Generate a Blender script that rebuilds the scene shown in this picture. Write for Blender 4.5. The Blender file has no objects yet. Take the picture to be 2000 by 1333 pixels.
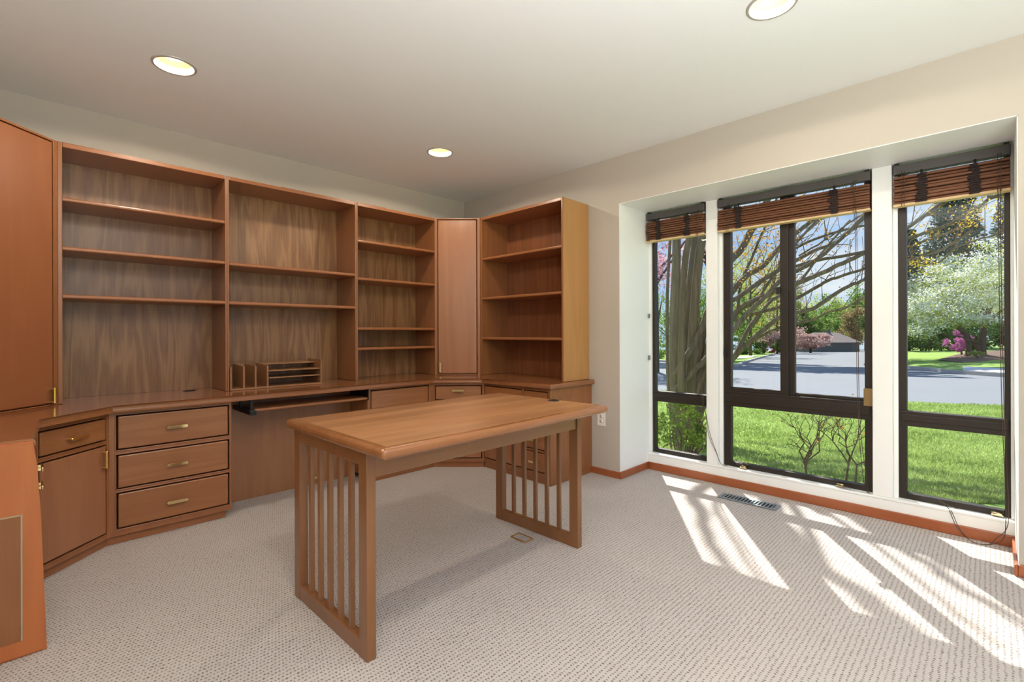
import bpy, bmesh, math, random
import numpy as np
from mathutils import Vector, Matrix

random.seed(7); RNG = np.random.default_rng(11)
SC = bpy.context.scene
COL = SC.collection
R_ = math.radians

# ------------------------------------------------------------------ camera geometry
CF, CTH, CHY, CRO = 938.375, 0.7881, 650.87, -0.0033
CAM = Vector((-3.142, -3.807, 1.104))
FW = Vector((math.sin(CTH), math.cos(CTH), 0))
_r0 = Vector((math.cos(CTH), -math.sin(CTH), 0)); _u0 = Vector((0, 0, 1))
RT = _r0 * math.cos(CRO) + _u0 * math.sin(CRO)
UP = _u0 * math.cos(CRO) - _r0 * math.sin(CRO)

def ray(px, py): return FW + RT * ((px - 1000) / CF) + UP * ((CHY - py) / CF)
def P(px, py, d): return CAM + ray(px, py) * d
def gz(d): return -0.28 - 0.03 * max(0.0, d - 5)
def G(px, d, dz=0.0):
    q = CAM + ray(px, CHY) * d
    return Vector((q.x, q.y, gz(d) + dz))

cam_data = bpy.data.cameras.new('camera'); cam = bpy.data.objects.new('camera', cam_data)
COL.objects.link(cam)
cam.matrix_world = Matrix(((RT.x, UP.x, -FW.x, CAM.x), (RT.y, UP.y, -FW.y, CAM.y), (RT.z, UP.z, -FW.z, CAM.z), (0, 0, 0, 1)))
cam_data.sensor_width = 36; cam_data.lens = CF / 2000 * 36
cam_data.shift_y = -(666.5 - CHY) / 2000; cam_data.clip_start = 0.05; cam_data.clip_end = 600
SC.camera = cam

# ------------------------------------------------------------------ materials
def lin(c):
    if isinstance(c, str):
        c = [int(c[i:i + 2], 16) / 255 for i in (0, 2, 4)]
        return tuple(x / 12.92 if x <= .04045 else ((x + .055) / 1.055) ** 2.4 for x in c)
    return tuple(c)

class NT:
    def __init__(s, name):
        s.m = bpy.data.materials.new(name); s.m.use_nodes = True
        s.t = s.m.node_tree; s.t.nodes.clear()
        s.out = s.n('ShaderNodeOutputMaterial')
    def n(s, typ, **kw):
        x = s.t.nodes.new(typ)
        for k, v in kw.items(): setattr(x, k, v)
        return x
    def l(s, a, b): s.t.links.new(a, b)
    def set(s, sock, v):
        if hasattr(v, 'is_linked') or isinstance(v, bpy.types.NodeSocket): s.l(v, sock)
        else: sock.default_value = v
    def math(s, op, a, b=None, c=None, clamp=False):
        x = s.n('ShaderNodeMath', operation=op, use_clamp=clamp)
        s.set(x.inputs[0], a)
        if b is not None: s.set(x.inputs[1], b)
        if c is not None: s.set(x.inputs[2], c)
        return x.outputs[0]
    def mix(s, f, a, b, blend='MIX'):
        x = s.n('ShaderNodeMix', data_type='RGBA', blend_type=blend)
        s.set(x.inputs[0], f)
        for i, v in ((6, a), (7, b)):
            s.set(x.inputs[i], v if isinstance(v, bpy.types.NodeSocket) else (*v, 1))
        return x.outputs[2]
    def coords(s, scale, rnd=True, kind='Object'):
        tc = s.n('ShaderNodeTexCoord'); v = tc.outputs[kind]
        mp = s.n('ShaderNodeMapping'); mp.inputs['Scale'].default_value = scale
        if rnd:
            oi = s.n('ShaderNodeObjectInfo')
            mu = s.math('MULTIPLY', oi.outputs['Random'], 37.0)
            ad = s.n('ShaderNodeVectorMath', operation='ADD'); s.l(v, ad.inputs[0])
            cb = s.n('ShaderNodeCombineXYZ')
            for i in range(3): s.l(mu, cb.inputs[i])
            s.l(cb.outputs[0], ad.inputs[1]); v = ad.outputs[0]
        s.l(v, mp.inputs['Vector']); return mp.outputs[0]
    def noise(s, vec, scale, detail=2, rough=.5, dist=0):
        x = s.n('ShaderNodeTexNoise'); s.l(vec, x.inputs['Vector'])
        x.inputs['Scale'].default_value = scale; x.inputs['Detail'].default_value = detail
        x.inputs['Roughness'].default_value = rough; x.inputs['Distortion'].default_value = dist
        return x.outputs['Fac']
    def bsdf(s, color, rough=.5, metal=0, bump=None, bstr=.1, bdist=.01, spec=.5, coat=0, coat_r=.1, trans=None):
        b = s.n('ShaderNodeBsdfPrincipled')
        s.set(b.inputs['Base Color'], color if isinstance(color, bpy.types.NodeSocket) else (*color, 1))
        s.set(b.inputs['Roughness'], rough); b.inputs['Metallic'].default_value = metal
        b.inputs['Specular IOR Level'].default_value = spec
        b.inputs['Coat Weight'].default_value = coat; b.inputs['Coat Roughness'].default_value = coat_r
        if bump is not None:
            bp = s.n('ShaderNodeBump'); bp.inputs['Strength'].default_value = bstr; bp.inputs['Distance'].default_value = bdist
            s.l(bump, bp.inputs['Height']); s.l(bp.outputs[0], b.inputs['Normal'])
        s.l(b.outputs[0], s.out.inputs[0]); return b

def plain(name, c, rough=.5, metal=0, spec=.5, var=.06, nscale=14, bump=0.0):
    t = NT(name); c = lin(c)
    v = t.coords((1, 1, 1)); f = t.noise(v, nscale, 4)
    col = t.mix(f, tuple(x * (1 - var) for x in c), tuple(min(1, x * (1 + var)) for x in c))
    t.bsdf(col, rough, metal, bump=f if bump else None, bstr=bump, spec=spec); return t.m

def wood(name, light, dark, axis='z', rough=.32, fig=1.0, contrast=.55, coat=.25, board=0.0):
    t = NT(name)
    def tone(c):
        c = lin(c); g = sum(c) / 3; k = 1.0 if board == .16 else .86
        return tuple(k * (x * .94 + g * .06) for x in c)
    L = tone(light); D = tone(dark)
    sc = {'z': (6, 6, .55), 'x': (.55, 6, 6), 'y': (6, .55, 6)}[axis]
    fs = {'z': (60, 60, 2.2), 'x': (2.2, 60, 60), 'y': (60, 2.2, 60)}[axis]
    v = t.coords(sc); f = t.coords(fs)
    n = t.noise(v, fig, 3, .5, .5)
    ring = t.math('MULTIPLY_ADD', t.math('SINE', t.math('MULTIPLY', n, 40.0)), .5, .5)
    ring = t.math('POWER', ring, 1.6)
    fine = t.noise(f, 2.0, 4, .7)
    fac = t.math('ADD', t.math('MULTIPLY', ring, .34), t.math('MULTIPLY', fine, .80), clamp=True)
    fac = t.math('MULTIPLY_ADD', t.math('SUBTRACT', fac, .5), contrast * 1.6, .5, clamp=True)
    col = t.mix(fac, D, L)
    blot = t.noise(t.coords((2.2, 2.2, 2.2)), 1.0, 3)
    col = t.mix(t.math('MULTIPLY', blot, .30), col, tuple(x * k for x, k in zip(L, (1.1, .86, .72))))
    if board:
        bx = t.coords({'x': (.01, 1 / board, .01), 'z': (1 / board, .01, .01), 'y': (1 / board, .01, .01)}[axis], False)
        wn = t.n('ShaderNodeTexWhiteNoise', noise_dimensions='1D')
        sp = t.n('ShaderNodeSeparateXYZ'); t.l(bx, sp.inputs[0])
        o = sp.outputs[1] if axis == 'x' else sp.outputs[0]
        t.l(t.math('FLOOR', o), wn.inputs['W'])
        col = t.mix(t.math('MULTIPLY', wn.outputs['Value'], .55), col, tuple(x * .62 for x in D))
    t.bsdf(col, rough, bump=fac, bstr=.05, bdist=.002, coat=coat, coat_r=.22); return t.m

def leafmat(name, c1, c2, trans=.5, nscale=3.0):
    t = NT(name); v = t.coords((1, 1, 1), False)
    f = t.noise(v, nscale, 4, .8)
    f = t.math('MULTIPLY_ADD', t.math('SUBTRACT', f, .5), 2.4, .5, clamp=True)
    col = t.mix(f, lin(c1), lin(c2))
    d = t.n('ShaderNodeBsdfDiffuse'); tr = t.n('ShaderNodeBsdfTranslucent'); m = t.n('ShaderNodeMixShader')
    t.l(col, d.inputs[0]); t.l(col, tr.inputs[0]); m.inputs[0].default_value = trans
    t.l(d.outputs[0], m.inputs[1]); t.l(tr.outputs[0], m.inputs[2]); t.l(m.outputs[0], t.out.inputs[0]); return t.m

def carpet_mat():
    t = NT('berber_carpet')
    v = t.coords((1, 1, 1), False)
    wob = t.n('ShaderNodeTexNoise'); t.l(v, wob.inputs['Vector']); wob.inputs['Scale'].default_value = 60; wob.inputs['Detail'].default_value = 2
    mm = t.n('ShaderNodeVectorMath', operation='MULTIPLY_ADD'); t.l(wob.outputs['Color'], mm.inputs[0])
    mm.inputs[1].default_value = (.014, .014, 0); t.l(v, mm.inputs[2])
    sp = t.n('ShaderNodeSeparateXYZ'); t.l(mm.outputs[0], sp.inputs[0])
    ry = t.math('DIVIDE', sp.outputs[1], .0170)
    row = t.math('FLOOR', ry); fy = t.math('SUBTRACT', t.math('FRACT', ry), .5)
    off = t.math('MULTIPLY', t.math('MODULO', t.math('ABSOLUTE', row), 2.0), .5)
    fx = t.math('SUBTRACT', t.math('FRACT', t.math('ADD', t.math('DIVIDE', sp.outputs[0], .0118), off)), .5)
    yarn = t.noise(v, 420, 3, .7)
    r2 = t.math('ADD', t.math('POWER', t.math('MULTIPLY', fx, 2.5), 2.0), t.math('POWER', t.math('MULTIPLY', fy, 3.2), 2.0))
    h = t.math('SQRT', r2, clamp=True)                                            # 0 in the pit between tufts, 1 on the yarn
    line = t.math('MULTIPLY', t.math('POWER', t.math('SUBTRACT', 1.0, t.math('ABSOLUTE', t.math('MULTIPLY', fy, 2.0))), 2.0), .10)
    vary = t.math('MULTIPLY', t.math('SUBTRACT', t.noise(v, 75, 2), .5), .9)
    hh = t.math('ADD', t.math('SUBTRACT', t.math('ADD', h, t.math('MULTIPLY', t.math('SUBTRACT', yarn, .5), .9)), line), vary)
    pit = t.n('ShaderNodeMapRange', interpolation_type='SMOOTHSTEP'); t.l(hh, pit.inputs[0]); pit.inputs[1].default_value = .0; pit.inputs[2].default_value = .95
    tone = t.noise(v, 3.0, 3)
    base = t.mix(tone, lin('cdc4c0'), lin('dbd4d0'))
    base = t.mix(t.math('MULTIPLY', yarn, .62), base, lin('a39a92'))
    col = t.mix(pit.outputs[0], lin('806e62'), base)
    t.bsdf(col, .95, bump=hh, bstr=.5, bdist=.006, spec=.1); return t.m

def glass_mat():
    t = NT('window_glass')
    tr = t.n('ShaderNodeBsdfTransparent'); gl = t.n('ShaderNodeBsdfGlossy'); gl.inputs['Roughness'].default_value = .01
    tr.inputs[0].default_value = (.96, .975, .965, 1)
    lw = t.n('ShaderNodeLayerWeight'); lw.inputs['Blend'].default_value = .5
    fr = t.math('MULTIPLY_ADD', t.math('POWER', lw.outputs['Facing'], 4.0), .75, .022, clamp=True)
    m = t.n('ShaderNodeMixShader'); t.l(fr, m.inputs[0])
    t.l(tr.outputs[0], m.inputs[1]); t.l(gl.outputs[0], m.inputs[2]); t.l(m.outputs[0], t.out.inputs[0]); return t.m

def emis(name, c, s):
    t = NT(name); e = t.n('ShaderNodeEmission'); e.inputs[0].default_value = (*lin(c), 1); e.inputs[1].default_value = s
    t.l(e.outputs[0], t.out.inputs[0]); return t.m

def grass_mat():
    t = NT('grass_ground'); v = t.coords((1, 1, 1), False)
    a = t.noise(v, 1.1, 4, .6); b = t.noise(v, 30, 3, .8)
    f = t.math('ADD', t.math('MULTIPLY', a, .6), t.math('MULTIPLY', b, .5), clamp=True)
    col = t.mix(f, lin('6f8a3c'), lin('a3bd66'))
    t.bsdf(col, .9, bump=b, bstr=.6, bdist=.03, spec=.1); return t.m

def asphalt_mat():
    t = NT('asphalt'); v = t.coords((1, 1, 1), False)
    a = t.noise(v, .5, 4, .6); b = t.noise(v, 60, 3, .8)
    f = t.math('ADD', t.math('MULTIPLY', a, .5), t.math('MULTIPLY', b, .5))
    t.bsdf(t.mix(f, lin('6f7276'), lin('838589')), .85, bump=b, bstr=.2, bdist=.01, spec=.3); return t.m

M = dict(
    front=wood('cherry_drawer_front', 'b47644', '824e2b', 'x', fig=.8, contrast=.45),
    door=wood('cherry_door', 'b87c52', '8c5737', 'z', fig=.7, contrast=.4),
    frame=wood('cherry_frame', 'af7242', '854b28', 'z', fig=.9, contrast=.3),
    rail=wood('cherry_rail', 'b07242', '864c29', 'x', fig=.9, contrast=.3),
    veneer=wood('cherry_back_veneer', 'aa7d4e', '744a29', 'z', rough=.36, fig=1.25, contrast=1.15, coat=.15),
    redveneer=wood('red_cherry_veneer', '9c6038', '6c3c20', 'z', rough=.36, fig=1.1, contrast=.7, coat=.15),
    side=wood('cherry_side', 'a96e3c', '7b4926', 'z', fig=.9, contrast=.35),
    golden=wood('golden_cherry_side', 'd3a05a', 'b07c44', 'z', fig=.7, contrast=.45, board=.16),  # lighter and yellower than the other cherry
    counter=wood('cherry_worktop', 'ac7042', '814b2a', 'x', rough=.16, fig=.8, contrast=.4, coat=.6),
    orange=wood('orange_cherry_end', 'ae6c42', '8f532f', 'z', fig=.6, contrast=.3),
    desk=wood('desk_top_boards', 'c58e5c', '9c643a', 'x', rough=.38, fig=.9, contrast=.8, coat=.15, board=.085),
    deskedge=wood('desk_edge_band', 'aa7242', '834b24', 'x', rough=.2, fig=.8, contrast=.4, coat=.5),
    deskleg=wood('desk_leg_wood', '9e6c40', '744722', 'z', rough=.3, fig=.9, contrast=.3),
    deskrail=wood('desk_rail_wood', 'ac7c4e', '86562e', 'x', rough=.3, fig=.9, contrast=.3),
    base=wood('stained_baseboard', 'bb6a38', '954a22', 'y', fig=.9, contrast=.3),
    dark=plain('gap_shade', '1c0e08', .9),  # near-black standing in for the shade inside gaps and slots
    wall=plain('beige_wall_paint', 'c1b7ab', .85, spec=.2, var=.012, nscale=60, bump=.03),
    ceil=plain('white_ceiling_paint', 'f0f0f0', .9, spec=.1, var=.01, nscale=60),
    white=plain('white_trim_paint', 'f3f3f1', .45, spec=.4, var=.01),
    bronze=plain('dark_bronze_frame', '2c241e', .45, .2, var=.1),
    brass=plain('polished_brass', 'f2dca4', .1, 1.0, var=.04),
    steel=plain('vent_metal', '8f979c', .4, .6, var=.05),
    black=plain('black_plastic', '141415', .4, var=.1),
    grey=plain('grey_headrail', '504c4a', .55, var=.05),
    ivory=plain('outlet_plastic', 'f0ece4', .35, var=.01),
    trimring=plain('light_trim_ring', 'bdb9b2', .35, .3, var=.02),
    reflect=plain('light_reflector', 'f2dfbb', .3, .0, var=.02),
    bulb=emis('bulb_glow', 'fff0d2', 2.2),
    cord=plain('brown_cord', '4a3a30', .7, var=.1),
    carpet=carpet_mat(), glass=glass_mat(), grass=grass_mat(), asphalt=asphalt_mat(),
    blade=leafmat('grass_blade', '7e9448', 'bccd80', .5, .8),
    bark=None,
    barkdark=plain('dark_bark', '5c4c42', .9, spec=.2, var=.3, nscale=9, bump=.4),
    concrete=plain('kerb_concrete', 'b5aea6', .9, var=.15),
    drive=plain('pale_driveway', 'd8d2cc', .9, var=.05),
    mulch=plain('brown_mulch', '6e5448', .95, var=.35, nscale=20, bump=.5),
    shingle=plain('brown_roof_shingle', '7d6f6a', .9, var=.2, nscale=8),
    siding=plain('grey_siding', '656a68', .8, var=.1),
    lf_green=leafmat('leaf_green', '4f7a1f', 'a6c850', .5),
    lf_shrub=leafmat('leaf_glossy_shrub', '2e4418', '86a040', .35, 6.0),
    lf_mid=leafmat('leaf_mid_green', '66843e', 'a2bc66', .5, 1.0),
    lf_yel=leafmat('leaf_yellow_green', '8ea044', 'ccd07a', .55, 1.0),
    lf_bronze=leafmat('leaf_bronze', 'a0682c', 'd8a848', .55, 2.0),
    lf_gold=leafmat('leaf_gold', 'c09a28', 'f0d24a', .6, 3.0),
    lf_dark=leafmat('evergreen_needles', '33483a', '64786a', .25, 1.2),
    lf_hedge=leafmat('hedge_leaf', '33522a', '5f7f40', .3, 2.0),
    lf_white=leafmat('white_blossom', 'dfe3d0', 'ffffff', .45, 1.5),
    lf_pink=leafmat('pink_blossom', 'd89aa0', 'f3c6c8', .5, 2.0),
    lf_rust=leafmat('leaf_rust', '907850', 'b8a878', .45, 1.0),
    lf_dusty=leafmat('dusty_pink_blossom', 'b09088', 'd8b8b0', .45, 1.0),
    lf_mag=leafmat('magenta_blossom', 'b060a0', 'd890c8', .4, 3.0),
    lf_red=leafmat('red_blossom', 'd04838', 'f08070', .4, 3.0),
)
def bark_mat():
    t = NT('grey_brown_bark'); a = t.noise(t.coords((14, 14, 1.3)), 1.6, 5, .65); b = t.noise(t.coords((3, 3, 1.0)), 1.0, 3)
    col = t.mix(t.math('MULTIPLY_ADD', t.math('SUBTRACT', a, .5), 2.2, .5, clamp=True), lin('443a33'), lin('8a7c6c'))
    col = t.mix(t.math('MULTIPLY', b, .55), col, lin('85765a'))
    t.bsdf(col, .9, bump=a, bstr=.5, bdist=.02, spec=.15); return t.m
M['bark'] = bark_mat()
def bamboo_mat():
    t = NT('bamboo_reeds'); v = t.coords((1, 3, 260), False)
    a = t.noise(v, 1.0, 3, .7); b = t.noise(t.coords((1, 25, 500), False), 1.0, 2)
    f = t.math('MULTIPLY_ADD', t.math('SUBTRACT', t.math('ADD', t.math('MULTIPLY', a, .6), t.math('MULTIPLY', b, .4)), .5), 2.2, .5, clamp=True)
    t.bsdf(t.mix(f, lin('47291d'), lin('94603f')), .55, bump=f, bstr=.6, bdist=.004); return t.m
M['bamboo'] = bamboo_mat()
M['reed_end'] = plain('pale_reed_strip', 'd9b98a', .5, var=.12)
M['stitch'] = plain('stitching_and_shade', '2a1d1a', .9, var=.3, nscale=90)  # dark ties, with the shadow smudges around them put into the colour

# ------------------------------------------------------------------ mesh helpers
class MB:
    """collects shapes; build() links them as ONE mesh object"""
    def __init__(s): s.bm = bmesh.new()
    def box(s, x0, x1, y0, y1, z0, z1, b=0.0, seg=2, edges=None):
        r = bmesh.ops.create_cube(s.bm, size=1.0); vs = r['verts']
        for v in vs:
            v.co = Vector(((x0 + x1) / 2 + v.co.x * (x1 - x0), (y0 + y1) / 2 + v.co.y * (y1 - y0), (z0 + z1) / 2 + v.co.z * (z1 - z0)))
        if b > 0:
            es = set(e for v in vs for e in v.link_edges)
            if edges: es = [e for e in es if edges((e.verts[0].co + e.verts[1].co) / 2, e.verts[1].co - e.verts[0].co)]
            bmesh.ops.bevel(s.bm, geom=list(es), offset=b, segments=seg, profile=.5, affect='EDGES')
        return s
    def poly(s, pts, z0, z1, b=0, seg=3, sel=None):
        bot = [s.bm.verts.new((p[0], p[1], z0)) for p in pts]; top = [s.bm.verts.new((p[0], p[1], z1)) for p in pts]
        n = len(pts); fs = [s.bm.faces.new(bot[::-1]), s.bm.faces.new(top)]
        for i in range(n): fs.append(s.bm.faces.new((bot[i], bot[(i + 1) % n], top[(i + 1) % n], top[i])))
        if b:
            es = []
            for i in range(n):
                if sel is None or sel[i]:
                    for r in (bot, top):
                        es.append(s.bm.edges.get((r[i], r[(i + 1) % n])))
            bmesh.ops.bevel(s.bm, geom=es, offset=b, segments=seg, profile=.5, affect='EDGES')
        return s
    def face(s, pts): s.bm.faces.new([s.bm.verts.new(p) for p in pts]); return s
    def tube(s, pts, radii, n=7, cap=True):
        pts = [Vector(p) for p in pts]; k = len(pts)
        if not isinstance(radii, (list, tuple)): radii = [radii] * k
        rings = []; up = Vector((.13, .21, 1)).normalized(); prev = None
        for i, p in enumerate(pts):
            d = (pts[min(i + 1, k - 1)] - pts[max(i - 1, 0)])
            d = d.normalized() if d.length > 1e-9 else Vector((0, 0, 1))
            if prev is None:
                a = d.cross(up)
                if a.length < 1e-3: a = d.cross(Vector((1, 0, 0)))
                a.normalize()
            else:
                a = (prev - d * prev.dot(d)); a.normalize()
            prev = a; bb = d.cross(a)
            rings.append([s.bm.verts.new(p + (a * math.cos(2 * math.pi * j / n) + bb * math.sin(2 * math.pi * j / n)) * radii[i]) for j in range(n)])
        for i in range(k - 1):
            for j in range(n):
                f = s.bm.faces.new((rings[i][j], rings[i][(j + 1) % n], rings[i + 1][(j + 1) % n], rings[i + 1][j])); f.smooth = True
        if cap: s.bm.faces.new(rings[0][::-1]); s.bm.faces.new(rings[-1])
        return s
    def lathe(s, prof, n=40, c=(0, 0, 0), smooth=True):
        rings = [[s.bm.verts.new((c[0] + r * math.cos(2 * math.pi * j / n), c[1] + r * math.sin(2 * math.pi * j / n), c[2] + z)) for j in range(n)] for r, z in prof]
        for i in range(len(rings) - 1):
            for j in range(n):
                f = s.bm.faces.new((rings[i][j], rings[i][(j + 1) % n], rings[i + 1][(j + 1) % n], rings[i + 1][j])); f.smooth = smooth
        return s
    def build(s, name, mat, parent=None, smooth=False, fixn=True):
        if fixn: bmesh.ops.recalc_face_normals(s.bm, faces=s.bm.faces)
        me = bpy.data.meshes.new(name); s.bm.to_mesh(me); s.bm.free()
        me.materials.append(M[mat] if isinstance(mat, str) else mat)
        if smooth: me.polygons.foreach_set('use_smooth', [True] * len(me.polygons))
        o = bpy.data.objects.new(name, me); COL.objects.link(o)
        if parent is not None: o.parent = parent
        return o

def tag(o, label=None, cat=None, group=None, kind=None):
    for k, v in (('label', label), ('category', cat), ('group', group), ('kind', kind)):
        if v: o[k] = v
    return o
def thing(name, label, cat, loc=(0, 0, 0), rz=0.0, group=None):
    e = bpy.data.objects.new(name, None); COL.objects.link(e); e.empty_display_size = .1
    e.location = loc; e.rotation_euler = (0, 0, rz)
    return tag(e, label, cat, group)
def struct(name, mb, mat, label=None):
    o = mb.build(name, mat); o['kind'] = 'structure'
    if label: o['label'] = label; o['category'] = name.split('_')[0]
    return o
def quads(name, V, mat, parent=None, per=4):
    """V: (N,per,3) array -> one mesh of N loose faces"""
    n = len(V); me = bpy.data.meshes.new(name)
    me.vertices.add(n * per); me.vertices.foreach_set('co', np.ascontiguousarray(V, dtype=np.float32).ravel())
    me.loops.add(n * per); me.loops.foreach_set('vertex_index', np.arange(n * per, dtype=np.int32))
    me.polygons.add(n); me.polygons.foreach_set('loop_start', np.arange(0, n * per, per, dtype=np.int32))
    me.update(calc_edges=True); me.materials.append(M[mat])
    o = bpy.data.objects.new(name, me); COL.objects.link(o)
    if parent is not None: o.parent = parent
    return o

# ------------------------------------------------------------------ room dimensions
H = 2.438; XL = -3.70; YF = -5.35
BY0, BY1, BX, BZ = -1.83, -3.895, 0.40, 2.075     # bay recess: y from/to, depth, soffit height
WO = 0.52                                           # outer face of the window wall
CZ = 0.735                                          # worktop height
UT = 2.122; UD = 0.33                               # upper cases: top, depth

# setting ------------------------------------------------------------------------------
f = MB(); f.face([(XL, YF, 0), (BX + .12, YF, 0), (BX + .12, .0, 0), (XL, 0, 0)])
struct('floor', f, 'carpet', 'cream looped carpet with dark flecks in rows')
lights = [(-2.63, -.94), (-1.005, -.94), (-1.005, -3.18), (-2.63, -3.18)]
c = MB()
xs = [XL - .15, -2.78, -2.48, -1.155, -.855, WO]; ys = [YF - .15, -3.33, -3.03, -1.09, -.79, .15]
for i in range(5):
    for j in range(5):
        hit = None
        for (lx, ly) in lights:
            if xs[i] < lx < xs[i + 1] and ys[j] < ly < ys[j + 1] and i in (1, 3) and j in (1, 3): hit = (lx, ly)
        q = [(xs[i], ys[j]), (xs[i + 1], ys[j]), (xs[i + 1], ys[j + 1]), (xs[i], ys[j + 1])]
        if hit is None: c.face([(a, b, H) for a, b in q])
        else:
            n = 40; ring = []; outer = []
            for k in range(n):
                t = 2 * math.pi * k / n + math.pi / 4; cs, sn = math.cos(t), math.sin(t)
                ring.append(c.bm.verts.new((hit[0] + .081 * cs, hit[1] + .081 * sn, H)))
                tx = ((xs[i + 1] if cs > 0 else xs[i]) - hit[0]) / cs if abs(cs) > 1e-9 else 1e9
                ty = ((ys[j + 1] if sn > 0 else ys[j]) - hit[1]) / sn if abs(sn) > 1e-9 else 1e9
                r = min(tx, ty); outer.append(c.bm.verts.new((hit[0] + r * cs, hit[1] + r * sn, H)))
            for k in range(n):
                c.bm.faces.new((ring[k], ring[(k + 1) % n], outer[(k + 1) % n], outer[k]))
            for (a, b) in q:   # square the corners
                pass
c.box(XL - .15, WO, YF - .15, .15, H + .2, H + .26)
struct('ceiling', c, 'ceil', 'flat white ceiling')
struct('wall_back', MB().box(XL - .15, WO, 0, .15, -.3, H + .2), 'wall', 'beige wall behind the shelving')
struct('wall_left', MB().box(XL - .15, XL, YF - .15, 0, -.3, H + .2), 'wall')
w = MB()
w.box(0, WO, BY0 + .004, 0, -.3, H + .2)
w.box(0, WO, BY1 - .004, BY0 + .004, BZ + .004, H + .2)
w.box(0, WO, YF - .15, BY1 - .004, -.3, H + .2)
w.box(BX + .02, WO, BY1 - .004, BY0 + .004, -.3, .02)
struct('wall_right', w, 'wall', 'beige wall around the window bay')
wf = MB()      # wall behind the camera; unseen wide opening added to let daylight in
wf.box(XL, -3.3, YF - .15, YF, -.3, H + .2); wf.box(-.4, 0, YF - .15, YF, -.3, H + .2); wf.box(-3.3, -.4, YF - .15, YF, 2.15, H + .2)
struct('wall_front', wf, 'wall')
# white bay lining, sill box, mullions
ln = MB()
ln.box(-.001, WO - .02, BY0, BY0 + .0035, 0, BZ); ln.box(-.001, WO - .02, BY1 - .0035, BY1, 0, BZ)
ln.box(-.001, WO - .02, BY1, BY0, BZ, BZ + .0035)
struct('trim_1', ln, 'white', 'white painted lining of the window bay')
sl = MB(); sl.box(BX, WO - .02, BY1, BY0, .02, .118); sl.box(BX - .004, WO - .02, BY1, BY0, .118, .132, .003)
struct('trim_2', sl, 'white', 'white sill along the bottom of the window bay')
struct('trim_3', MB().box(BX, WO - .02, -2.40, -2.315, .132, BZ, .003), 'white', 'white post between left and middle window')
struct('trim_4', MB().box(BX, WO - .02, -3.405, -3.31, .132, BZ, .003), 'white', 'white post between middle and right window')
st = MB()
for y0, y1 in ((BY0 - .022, BY0), (-2.422, -2.40), (-3.427, -3.405), (BY1, BY1 + .012)): st.box(BX + .035, WO - .025, y0, y1, .132, BZ, .002)
struct('trim_5', st, 'white', 'narrow white stops beside the window frames')
bt = 0.012
struct('baseboard_right', MB().box(-bt, 0, BY0 - bt * 0, -1.56, 0, .05, .004), 'base', 'stained wood baseboard right of the shelving')
bb = MB(); bb.box(-bt, BX, BY0 - bt, BY0, 0, .055, .004); bb.box(BX - bt, BX, BY1, BY0 - bt, 0, .06, .004); bb.box(-bt, BX - bt, BY1, BY1 + bt, 0, .055, .004)
struct('baseboard_bay', bb, 'base', 'stained wood baseboard inside the window bay')
struct('baseboard_front', MB().box(-bt, 0, -5.3, BY1, 0, .055, .004), 'base', 'stained wood baseboard at right edge')

# windows --------------------------------------------------------------------------------
def window(idx, y0, y1, sl_, sr_, rail, mid=None, zb=.132, zt=BZ - .004, label=''):
    """y0 > y1 (left to right as seen from the room)"""
    X0, X1 = .452, .495
    m = MB()
    m.box(X0, X1, y0 - sl_, y0, zb, zt, .003); m.box(X0, X1, y1, y1 + sr_, zb, zt, .003)
    m.box(X0, X1, y1 + sr_, y0 - sl_, zb, zb + .034, .003); m.box(X0, X1, y1 + sr_, y0 - sl_, zt - .014, zt, .003)
    m.box(X0 - .006, X1, y1 + sr_ * .2, y0 - sl_ * .2, rail[0], rail[1], .004)
    m.box(X0 - .012, X1 - .02, y1 + sr_ * .4, y0 - sl_ * .4, rail[0] + .03, rail[1] - .02, .003)
    o = struct('window_%d' % idx, m, 'bronze', label); o['category'] = 'window'
    if mid:
        mm = MB(); mm.box(X0 - .008, X0 + .025, mid[1] + .035, mid[0], rail[1], zt - .014, .003); mm.box(X0 + .008, X1, mid[1], mid[0] - .03, rail[1], zt - .014, .003)
        mm.box(X0 - .004, X0 + .02, mid[0], y0 - sl_, rail[1], rail[1] + .03, .003); mm.box(X0 + .01, X1, y1 + sr_, mid[1], rail[1], rail[1] + .02, .003)
        mm.build('sash', 'bronze', o)
        MB().box(X0 - .03, X0 - .008, mid[0] - .005, mid[0] + .018, 1.36, 1.41, .003).build('latch', 'black', o)
    gx = .478
    MB().box(gx, gx + .003, y1 + sr_, y0 - sl_, zb + .03, rail[0] + .005).build('pane', 'glass', o)
    MB().box(gx, gx + .003, y1 + sr_, y0 - sl_, rail[1] - .005, zt - .012).build('pane', 'glass', o)
    return o
w1 = window(1, -1.852, -2.315, .024, .022, (.547, .632), label='narrow left window with bark tree outside')
w2 = window(2, -2.422, -3.31, .052, .045, (.568, .678), (-2.80, -2.885), label='wide middle window with sliding sash')
w3 = window(3, -3.427, -3.883, .038, .022, (.557, .645), label='right window facing the lawn')
MB().box(.43, .452, -3.312, -3.262, .655, .76, .003).build('latch', plain('tan_latch', '8a6e42', .5), w2)
MB().box(.44, .452, -2.442, -2.430, .93, .985, .003).build('catch', 'black', w2)
for z in (1.24, .90):
    m = MB(); m.box(.415, .43, BY0 - .014, BY0, z - .018, z + .018, .003); m.tube([(.42, BY0 - .012, z), (.40, BY0 - .02, z - .012)], .004, 6)
    m.build('catch', 'steel', w1)
for (yy, o_) in ((-3.14, w2), (-3.83, w3), (-2.56, w2)):
    m = MB(); m.box(.425, .45, yy - .025, yy + .02, .136, .146, .003); m.tube([(.43, yy - .02, .148), (.44, yy + .02, .150)], .006, 7)
    m.build('crank', 'brass', o_)

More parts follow.
